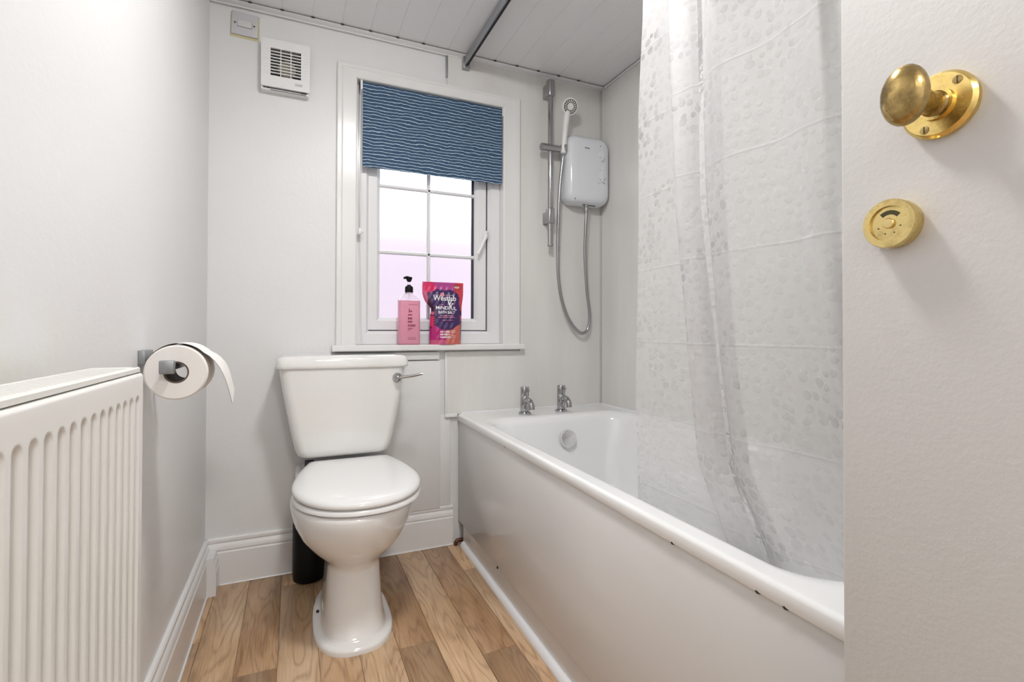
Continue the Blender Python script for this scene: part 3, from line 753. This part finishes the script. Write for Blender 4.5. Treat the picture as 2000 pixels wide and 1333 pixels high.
# electric shower unit
UX0, UX1, UZ0, UZ1 = 1.136, 1.3685, 1.494, 1.812
un = empty('electric_shower', ((UX0+UX1)/2, PYB, UZ0)); tag(un, 'white electric shower box with two dials on the marbled wall', 'shower unit')
ux, uz = (UX0+UX1)/2, (UZ0+UZ1)/2; uhx, uhz = (UX1-UX0)/2, (UZ1-UZ0)/2
def uring(ins, y, r, dz=0):
    return [(p[0], y, p[1]) for p in rrect(ux, uz+dz, uhx-ins, uhz-ins, r, 0, 8)]
MB().loft([uring(.006,PYB,.035),uring(.006,PYB-.012,.035)], True, True).build('back_plate', M['greyp'], un, smooth=50)
UD = .088
MB().loft([uring(.001,PYB-.012,.045),uring(0,PYB-.030,.045),uring(.001,PYB-.052,.046),uring(.005,PYB-.068,.046),uring(.013,PYB-.080,.046),uring(.024,PYB-UD+.001,.044),uring(.045,PYB-UD-.001,.035)]).build('cover', M['showerw'], un, smooth=60)
yf_ = PYB-UD-.001
for z, r in ((1.728,.0195),(1.632,.0225)):
    k = MB().lathe([(r,0),(r,.006),(r*.93,.010),(r*.4,.0115)], (1.312,yf_+.002,z), (0,-1,0), 32).build('dial', M['showerw'], un)
    MB().extrude([(1.312-.005,z+.004),(1.312+.005,z+.004),(1.312+.0045,z-r-.010),(1.312-.0045,z-r-.010)], 'y', yf_-.0125, yf_+.001).build('pointer', M['showerw'], k, bevel=.0015)
    k2 = MB()
for (x,z) in ((1.306,1.768),(1.297,1.594),(1.327,1.596)):
    MB().lathe([(.0025,0),(.0025,.0006)], (x,yf_+.0006,z), (0,-1,0), 10).build('indicator_dot', M['screw'], un)
MB().box(1.221,1.231,yf_-.0004,yf_+.001,1.7475,1.7515).box(1.232,1.247,yf_-.0004,yf_+.001,1.7468,1.7508).build('logo', M['screw'], un, smooth=0)
MB().box(1.228,1.246,yf_-.0004,yf_+.001,1.7385,1.7400).build('logo', M['greyp'], un, smooth=0)
MB().box(1.232,1.300,PYB-.055,PYB-.05,UZ0-.0008,UZ0+.001).build('drain_slot', M['dark'], un)
MB().lathe([(.0035,0),(.0035,.002)], (UX0+.04,PYB-UD+.010,UZ0+.018), (0,-1,-.6), 10).build('cover_screw', M['screw'], un)
MB().lathe([(.011,0),(.011,-.008),(.009,-.012),(.011,-.014),(.011,-.030),(.009,-.036)], (1.253,PYB-.050,UZ0+.001), (0,0,1), 20).build('outlet', M['chrome_dull'], un)
# feed pipe in the corner
# hose
hy0 = PYB-.050
hp = spline([(1.253,hy0,UZ0-.034),(1.251,hy0+.002,1.38),(1.252,hy0+.010,1.27),(1.268,hy0+.018,1.10),(1.285,hy0+.022,.985),(1.276,hy0+.022,.915),(1.240,hy0+.020,.893),(1.195,hy0+.018,.925),(1.155,hy0+.016,.985),(1.122,hy0+.012,1.08),(1.106,hy0+.008,1.20),(1.103,hy0,1.38),(1.108,hy0-.006,1.56),(hx-.002,hy+.001,1.70)], 12)
L = [0]
for a, b in zip(hp, hp[1:]): L.append(L[-1]+(b-a).length)
N = int(L[-1]/.0022); fine = []; rad = []; j = 0
for i in range(N+1):
    s = L[-1]*i/N
    while j < len(L)-2 and L[j+1] < s: j += 1
    fine.append(hp[j].lerp(hp[j+1], (s-L[j])/(L[j+1]-L[j]))); rad.append(.0082 if i % 2 else .0070)
tag(MB().tube(fine, rad, 10).build('shower_hose', M['chrome_dull'], smooth=80), 'ribbed chrome shower hose looping below the electric shower box', 'hose')

# ------------------------------------------------------------------ curtain rail and curtain
RXC = .672
rl = empty('curtain_rail', (RXC, 1.2, 2.04)); tag(rl, 'grey metal shower curtain rail under the ceiling', 'curtain rail')
MB().box(RXC-.011, RXC-.003, .30, YB-.014, 2.042, 2.078).box(RXC-.003, RXC+.006, .30, YB-.014, 2.070, 2.078).build('rail', M['alu'], rl, bevel=.0015)
MB().box(RXC-.003, RXC+.004, .30, YB-.014, 2.040, 2.046).build('track_slot', M['dark'], rl)
MB().box(RXC-.016, RXC+.014, YB-.035, YB-.010, 2.030, 2.080).build('end_bracket', M['chrome_dull'], rl, bevel=.002)
cur = empty('shower_curtain', (RXC, .65, .33)); tag(cur, 'clear shower curtain with a pebble pattern hanging into the bath', 'shower curtain')
def cpath(z):
    xo = .678 + (2.03-z)*.030
    yf_ = interp([(.35,.62),(.52,.664),(.65,.735),(.85,.758),(1.15,.778),(1.55,.785),(2.03,.79)], z)
    yb_ = interp([(.35,.968),(.55,.965),(.72,.965),(1.07,.948),(1.40,.930),(1.60,.905),(2.03,.88)], z)
    g = sstep(2.05,1.2,z)
    P_ = [(xo+.030,yb_),(xo+.028,yb_-.07),(xo+.026,yf_+.01),(xo+.024,yf_-.05),(xo+.020,yf_-.095),(xo+.013,yf_-.10),(xo+.008,yf_-.06),(xo+.002,yf_-.012),(xo-.004,yf_-.002),(xo-.010,yf_-.012),
          (xo-.004,yf_-.045),(xo+.010,yf_-.066),(xo-.002,yf_-.085),(xo-.012,yf_-.12),(xo-.004,yf_-.17),(xo+.003,yf_-.215),(xo+.001,yf_-.255),(xo-.006,yf_-.285),(xo-.009,yf_-.305),(xo+.000,yf_-.318),(xo+.003,yf_-.335),(xo-.006,yf_-.36),(xo-.008,yf_-.395),(xo+.004,yf_-.42)]
    return [(x,y,z) for x,y in P_]
def curtain():
    nz_ = 70; rings = []; lens = None; uvs = []
    for j in range(nz_+1):
        z = .345+(2.03-.345)*j/nz_
        P_ = spline(cpath(z), 7)
        P_ = [Vector((p.x+.0025*math.sin(7*z+i*.35), p.y, p.z)) for i, p in enumerate(P_)]
        rings.append(P_)
    ref = rings[nz_//2]; lens = [0]
    for a, b in zip(ref, ref[1:]): lens.append(lens[-1]+(b-a).length)
    mb = MB().loft(rings, False, False, closed=False)
    return mb, lens, nz_
mb, lens, nzc = curtain()
co = mb.build('sheet', M['curtain'], cur, smooth=180)
me = co.data; n_ = len(lens)
uvl = me.uv_layers.new(name='UVMap')
for lp in me.loops:
    i = lp.vertex_index; uvl.data[lp.index].uv = (lens[i % n_], .345+(2.03-.345)*(i//n_)/nzc)
for k, s in enumerate([0,.12,.30,.48,.66,.84,.97]):
    p = spline(cpath(2.03),7)[int(s*(len(lens)-1))]
    cz = 2.032
    MB().tube([(p.x+.010*math.sin(a), p.y, cz+.008+.012*math.cos(a)) for a in [2*PI*i/16 for i in range(17)]], .0015, 6).build('hook', M['whitep'], cur)

# ------------------------------------------------------------------ radiator
RXF, RY1, RZ1, RZ0, RY0 = -.190, .832, .8425, .16, -.20
ra = empty('radiator', ((XL+RXF)/2, .3, .16)); tag(ra, 'cream white fluted panel radiator on the left wall', 'radiator')
def rad_front():
    mb = MB(); pitch = .0262; nper = 14; y_first = RY1-.012
    ys = []; y = RY1
    ys = [RY1-i*pitch/nper for i in range(int((RY1-RY0)/(pitch/nper))+1)]
    zs = [RZ0, RZ0+.04] + [RZ0+.045+.0025*i for i in range(8)] + [.25+.05*i for i in range(11)] + [.780+.0022*i for i in range(17)] + [.822,.832,RZ1-.0053,RZ1-.004,RZ1-.0025,RZ1-.0012,RZ1-.0004,RZ1]
    hw = .0074; zt, zb = .812, RZ0+.045
    grid = []
    for z in zs:
        row = []
        for y in ys:
            ph = ((y_first-.5*pitch - y)/pitch); fr = (ph - round(ph))*pitch
            cz = min(max(z, zb+hw), zt-hw); d = math.hypot(fr, z-cz) - hw
            dep = .0085*sstep(.0012, -.0048, d) if y < y_first+.002 and y > RY0+.03 else 0
            rx = 0
            if z > RZ1-.0052: rx = .006*(1-math.sqrt(max(0,1-((z-(RZ1-.0052))/.0052)**2)))
            row.append((RXF-dep-rx, y, z))
        grid.append(row)
    mb.loft(grid, False, False, closed=False)
    return mb
fr_ = rad_front().build('front_panel', M['rad'], ra, smooth=60)
MB().box(RXF-.0125, RXF-.010, RY0, RY1, RZ0, RZ1-.005).build('panel_back', M['rad'], ra)
# fold at far edge + rear
MB().box(RXF-.0115, RXF-.0003, RY1-.0015, RY1+.0005, RZ0, RZ1-.010).build('edge_fold', M['rad'], ra)
MB().box(RXF-.052, RXF-.014, RY0+.01, RY1-.006, RZ0+.01, RZ1-.02).build('fins', M['rad'], ra)
# top grille: a lipped frame with cross slats
gz = .8505
MB().extrude([(RXF-.003,gz-.0066),(RXF-.003,gz-.0015),(RXF-.0045,gz),(RXF-.010,gz),(RXF-.010,gz-.012),(RXF-.0075,gz-.012),(RXF-.0075,gz-.0066)], 'y', RY0, RY1-.002).build('top_edge', M['rad'], ra, smooth=30)
MB().extrude([(XL+.036,gz-.016),(XL+.036,gz),(XL+.041,gz),(XL+.041,gz-.016)], 'y', RY0, RY1-.002).build('top_edge', M['rad'], ra, bevel=.001)
sg = MB(); y = RY0+.004
while y < RY1-.010: sg.box(XL+.041, RXF-.010, y, y+.0062, gz-.004, gz-.0005); y += .0092
sl_ = sg.build('grille', M['rad'], ra, smooth=0); sl_['kind'] = 'stuff'
MB().box(XL+.036, RXF-.004, RY1-.014, RY1-.002, gz-.006, gz).build('top_end', M['rad'], ra, bevel=.002)
MB().box(RXF-.018, RXF-.004, RY1-.0045, RY1+.001, RZ1-.0005, RZ1+.0025).build('grille_clip', M['steel'], ra)
for y in (-.05, .66): MB().box(XL+.001, XL+.036, y-.015, y+.015, .30, .75).build('wall_bracket', M['rad'], ra)

# ------------------------------------------------------------------ toilet roll and holder
hx_, hz_ = -.214, .8405
hd = empty('toilet_roll_holder', (XL, 1.25, .83)); tag(hd, 'grey square metal toilet roll holder on the left wall', 'holder')
MB().box(XL, XL+.012, 1.198, 1.262, .833, .861).build('plate', M['steel'], hd, bevel=.001)
MB().box(XL+.012, hx_+.008, 1.285, 1.301, .838, .854).box(XL+.012, XL+.028, 1.25, 1.301, .838, .854).build('arm', M['steel'], hd, bevel=.0015)
MB().box(hx_-.016, hx_, 1.150, 1.301, .8235, .8395).build('bar', M['steel'], hd, bevel=.0015)
MB().box(hx_-.022, hx_+.003, 1.138, 1.152, .817, .843).build('end_stop', M['steel'], hd, bevel=.002)
RC = Vector((-.213, 1.168, .818)); RR, CR_ = .0545, .0205
ro = empty('toilet_roll', RC); tag(ro, 'white toilet roll with a loose hanging sheet on the holder', 'toilet roll')
W_ = .098
def annulus(r0, r1, y0, y1, n=64, cz=RC.z):
    mb = MB(); rings = []
    for r, y in ((r0,y0),(r1-.003,y0),(r1,y0+.003),(r1,y1-.003),(r1-.003,y1),(r0,y1)):
        rings.append([(RC.x+r*math.cos(2*PI*i/n), y, cz+r*math.sin(2*PI*i/n)) for i in range(n)])
    mb.loft(rings+[rings[0]], False, False); return mb
annulus(CR_+.0012, RR, RC.y, RC.y+W_).build('paper', M['paper'], ro, smooth=40)
annulus(CR_, CR_+.0012, RC.y+.0005, RC.y+W_-.0005).build('core', M['card'], ro, smooth=40)
def sheet():
    mb = MB(); pts = []
    for i in range(14):
        a = math.radians(150-8.5*i); pts.append((RC.x+(RR+.0008+.0022*max(0,i-2)/11*2)*math.cos(a), RC.z+(RR+.0008+.0022*max(0,i-2)/11*2)*math.sin(a)))
    x, z = pts[-1]
    for dx, dz in ((.010,-.007),(.010,-.011),(.009,-.014),(.0075,-.017),(.006,-.019),(.005,-.020),(.004,-.018)):
        x += dx; z += dz; pts.append((x, z))
    rings = []
    for k in range(9):
        y = RC.y+.001+(W_-.002)*k/8
        rings.append([(p[0]-.006*sstep(14,20,i)*(k/8), y, p[1]+.020*sstep(13,20,i)*(k/8)**1.2) for i, p in enumerate(pts)])
    rings2 = [[(p[0]+.0006, p[1], p[2]+.0006) for p in r] for r in rings]
    mb.loft(rings, False, False, closed=False); mb.loft(rings2, False, False, closed=False)
    return mb
sheet().build('loose_sheet', M['paper'], ro, smooth=80)

# ------------------------------------------------------------------ extractor fan and isolator switch
fa = empty('extractor_fan', (-.036, YB, 1.79)); tag(fa, 'white square extractor fan with slatted grille high on the wall', 'fan')
FX0, FX1, FZ0, FZ1 = -.116, .049, 1.798, 1.974
FYF = YB-.038
hx0, hx1, hz0, hz1 = FX0+.031, FX1-.031, FZ0+.042, FZ1-.033
MB().box(FX0+.001, FX1-.004, YB-.003, YB, FZ0-.010, FZ1-.006).box(FX0+.001, FX0+.006, FYF+.008, YB-.003, FZ0-.010, FZ1-.006).box(FX1-.009, FX1-.004, FYF+.008, YB-.003, FZ0-.010, FZ1-.006).box(FX0+.006, FX1-.009, FYF+.008, YB-.003, FZ0-.010, FZ0-.005).box(FX0+.006, FX1-.009, FYF+.008, YB-.003, FZ1-.011, FZ1-.006).build('housing', M['whitep'], fa, smooth=0)
cv = MB(); 
def frame4(mb, X0,X1,Z0,Z1,x0,x1,z0,z1,ya,yb):
    return mb.box(X0,X1,ya,yb,Z0,z0).box(X0,X1,ya,yb,z1,Z1).box(X0,x0,ya,yb,z0,z1).box(x1,X1,ya,yb,z0,z1)
frame4(cv, FX0,FX1,FZ0,FZ1,hx0,hx1,hz0,hz1,FYF,FYF+.008).build('cover', M['whitep'], fa, smooth=0)
MB().box(hx0, hx1, YB-.006, YB-.0035, hz0, hz1).build('dark_duct', M['dark'], fa)
MB().lathe([(.030,0),(.030,.016),(.024,.019)], ((hx0+hx1)/2+.004, YB-.006, (hz0+hz1)/2-.012), (0,-1,0), 28).build('motor', M['beige'], fa)
NS = 9
for i in range(1, NS):
    z = hz0+(hz1-hz0)*i/NS
    MB().box(hx0-.001, hx1+.001, FYF+.001, FYF+.008, z-.0016, z+.0016).build('slat', M['whitep'], fa)
for i in (1, 2):
    x = hx0+(hx1-hx0)*i/3
    MB().box(x-.0014, x+.0014, FYF+.0005, FYF+.0075, hz0-.001, hz1+.001).build('grille_bar', M['whitep'], fa)
for i in range(9):
    z = hz0+(hz1-hz0)*(i+.5)/9
    for xa, xb in ((FX0+.008, hx0-.005),(hx1+.005, FX1-.008)):
        MB().box(xa, xb, FYF-.0009, FYF+.001, z-.0012, z+.0012).build('rib', M['whitep'], fa)
MB().box(FX1-.052, FX1-.026, FYF-.0006, FYF+.001, FZ0+.017, FZ0+.026).build('badge', M['greyp'], fa)
for x in (FX1-.030, FX1-.024, FX1-.018, FX0+.022): MB().box(x, x+.0025, FYF+.006, FYF+.0085, FZ0-.0065, FZ0-.0005).build('vent_slot', M['dark'], fa)
MB().box(FX0+.03, FX1-.012, FYF+.0065, FYF+.0085, FZ0-.0100, FZ0-.0085).build('seam', M['dark'], fa)

sw = empty('isolator_switch', (-.171, YB, 1.98)); tag(sw, 'grey isolator switch plate edged with old cream paint near ceiling', 'switch')
def rot_sw(p):
    a = math.radians(-1.5); dx, dz = p.x+.171, p.z-2.020
    return Vector((-.171+dx*math.cos(a)-dz*math.sin(a), p.y, 2.020+dx*math.sin(a)+dz*math.cos(a)))
MB().box(-.218,-.124,YB-.0012,YB,1.971,2.062).xf(rot_sw).build('paint_patch', M['tape'], sw)
MB().box(-.2145,-.1285,YB-.010,YB-.001,1.979,2.061).xf(rot_sw).build('plate', simple('grey_switch_plate', (.60,.60,.63), .35), sw, bevel=.002)
MB().box(-.196,-.148,YB-.0105,YB-.009,2.007,2.032).xf(rot_sw).build('rocker_edge', M['screw'], sw)
MB().box(-.1952,-.1488,YB-.0135,YB-.009,2.0078,2.0312).xf(rot_sw).build('rocker', simple('pale_rocker', (.66,.66,.67), .35), sw, bevel=.001)
for x in (-.203,-.141): MB().lathe([(.0032,0),(.0032,.0012)], (x,YB-.0098,2.0195), (0,-1,0), 12).xf(rot_sw).build('screw', M['screw'], sw)

# ------------------------------------------------------------------ door
DX = .515
do = empty('door_1', (DX+.02, -.05, 0)); struct(do, 'off-white painted door standing open with brass knob', 'door')
MB().box(DX, DX+.038, YF+.005, .331, .008, 1.985).build('leaf', M['door'], do, bevel=.0025)
KY, KZ = .2435, 1.097
ro_ = MB().lathe([(.0278,0),(.0282,.002),(.0282,.006),(.0262,.0088),(.0255,.0095),(.013,.0098),(.0125,.011),(.0135,.013)], (DX,KY,KZ), (-1,0,0), 64).build('rose', M['brass'], do, smooth=35)
for dy, dz in ((-.0155,.0145),(.0085,-.0195)):
    s_ = MB().lathe([(.0036,0),(.0036,.0006),(.0005,.0009)], (DX-.0094,KY+dy,KZ+dz), (-1,0,0), 20).build('screw', M['brass_old'], ro_)
    MB().box(DX-.0106,DX-.0098,KY+dy-.0003,KY+dy+.0003,KZ+dz-.003,KZ+dz+.003).build('slot', M['dark'], s_)
kn = MB().lathe([(.0125,.009),(.0118,.012),(.0098,.014),(.0088,.018),(.0085,.026),(.0098,.036),(.0102,.040)], (DX,KY,KZ), (-1,0,0), 40, cap0=False).build('neck', M['brass_old'], do, smooth=50)
kp = [(.0102,.036)] + [(max(.0002,.0250*math.sin(a)), .0545-.0130*math.cos(a)) for a in [math.radians(24+156*i/22) for i in range(23)]]
kb = MB().lathe(kp, (DX,KY,KZ-.001), (-1,0,0), 48)
kb.xf(lambda p: Vector((p.x, KY+(p.y-KY)*.70, p.z))).build('knob', M['brass_old'], do, smooth=60)
IY, IZ = .2795, 1.001
ind = MB().lathe([(.0222,0),(.0226,.002),(.0226,.0125),(.0218,.0140),(.0160,.0140),(.0155,.0115),(.001,.0115)], (DX,IY,IZ), (-1,0,0), 64).build('indicator_bolt', M['brass_in'], do, smooth=35)
MB().lathe([(.0048,.011),(.0048,.0135),(.0042,.0142),(.0005,.0144)], (DX,IY,IZ), (-1,0,0), 28).build('release_pin', M['brass_in'], ind, smooth=35)
arcp = []
arc = MB(); aa = [math.radians(50+ (140-50)*i/14) for i in range(15)]
ro2 = [[(DX-.0117, IY+r*math.cos(a), IZ+r*math.sin(a)) for a in aa] for r in (.0082,.0122)]
arc.loft(ro2, False, False, closed=False).build('window_slot', M['screw'], ind, smooth=0)
for a in (-20, 200, 245, 290):
    MB().lathe([(.0007,0),(.0007,.0004)], (DX-.0114, IY+.0098*math.cos(math.radians(a)), IZ+.0098*math.sin(math.radians(a))), (-1,0,0), 8).build('dimple', M['screw'], ind)

# ------------------------------------------------------------------ lamps (out of view on the ceilings; hall one added as fill)
lp = empty('ceiling_light', (LAMP_POS[0], LAMP_POS[1], LAMP_POS[2])); tag(lp, 'round opal ceiling light in the bathroom', 'ceiling light')
MB().lathe([(.12,0),(.125,.004),(.125,.016),(.12,.02)], (LAMP_POS[0],LAMP_POS[1],ZC-.021), (0,0,1), 40).build('base', M['whitep'], lp)
MB().lathe([(.004,-.032),(.05,-.028),(.085,-.016),(.100,0),(.100,.008)], (LAMP_POS[0],LAMP_POS[1],ZC-.030), (0,0,1), 40).build('shade', M['lamp'], lp)
hl = empty('hall_fill_light', (.2,-1.15,2.04)); tag(hl, 'unseen round opal fill light added in the hall behind the doorway', 'ceiling light')
MB().lathe([(.15,0),(.15,.02)], (.2,-1.15,ZC-.010), (0,0,1), 40).build('base', M['whitep'], hl)
MB().lathe([(.004,-.036),(.06,-.030),(.11,-.016),(.135,0),(.135,.008)], (.2,-1.15,ZC-.019), (0,0,1), 40).build('shade', M['hall_fill'], hl)
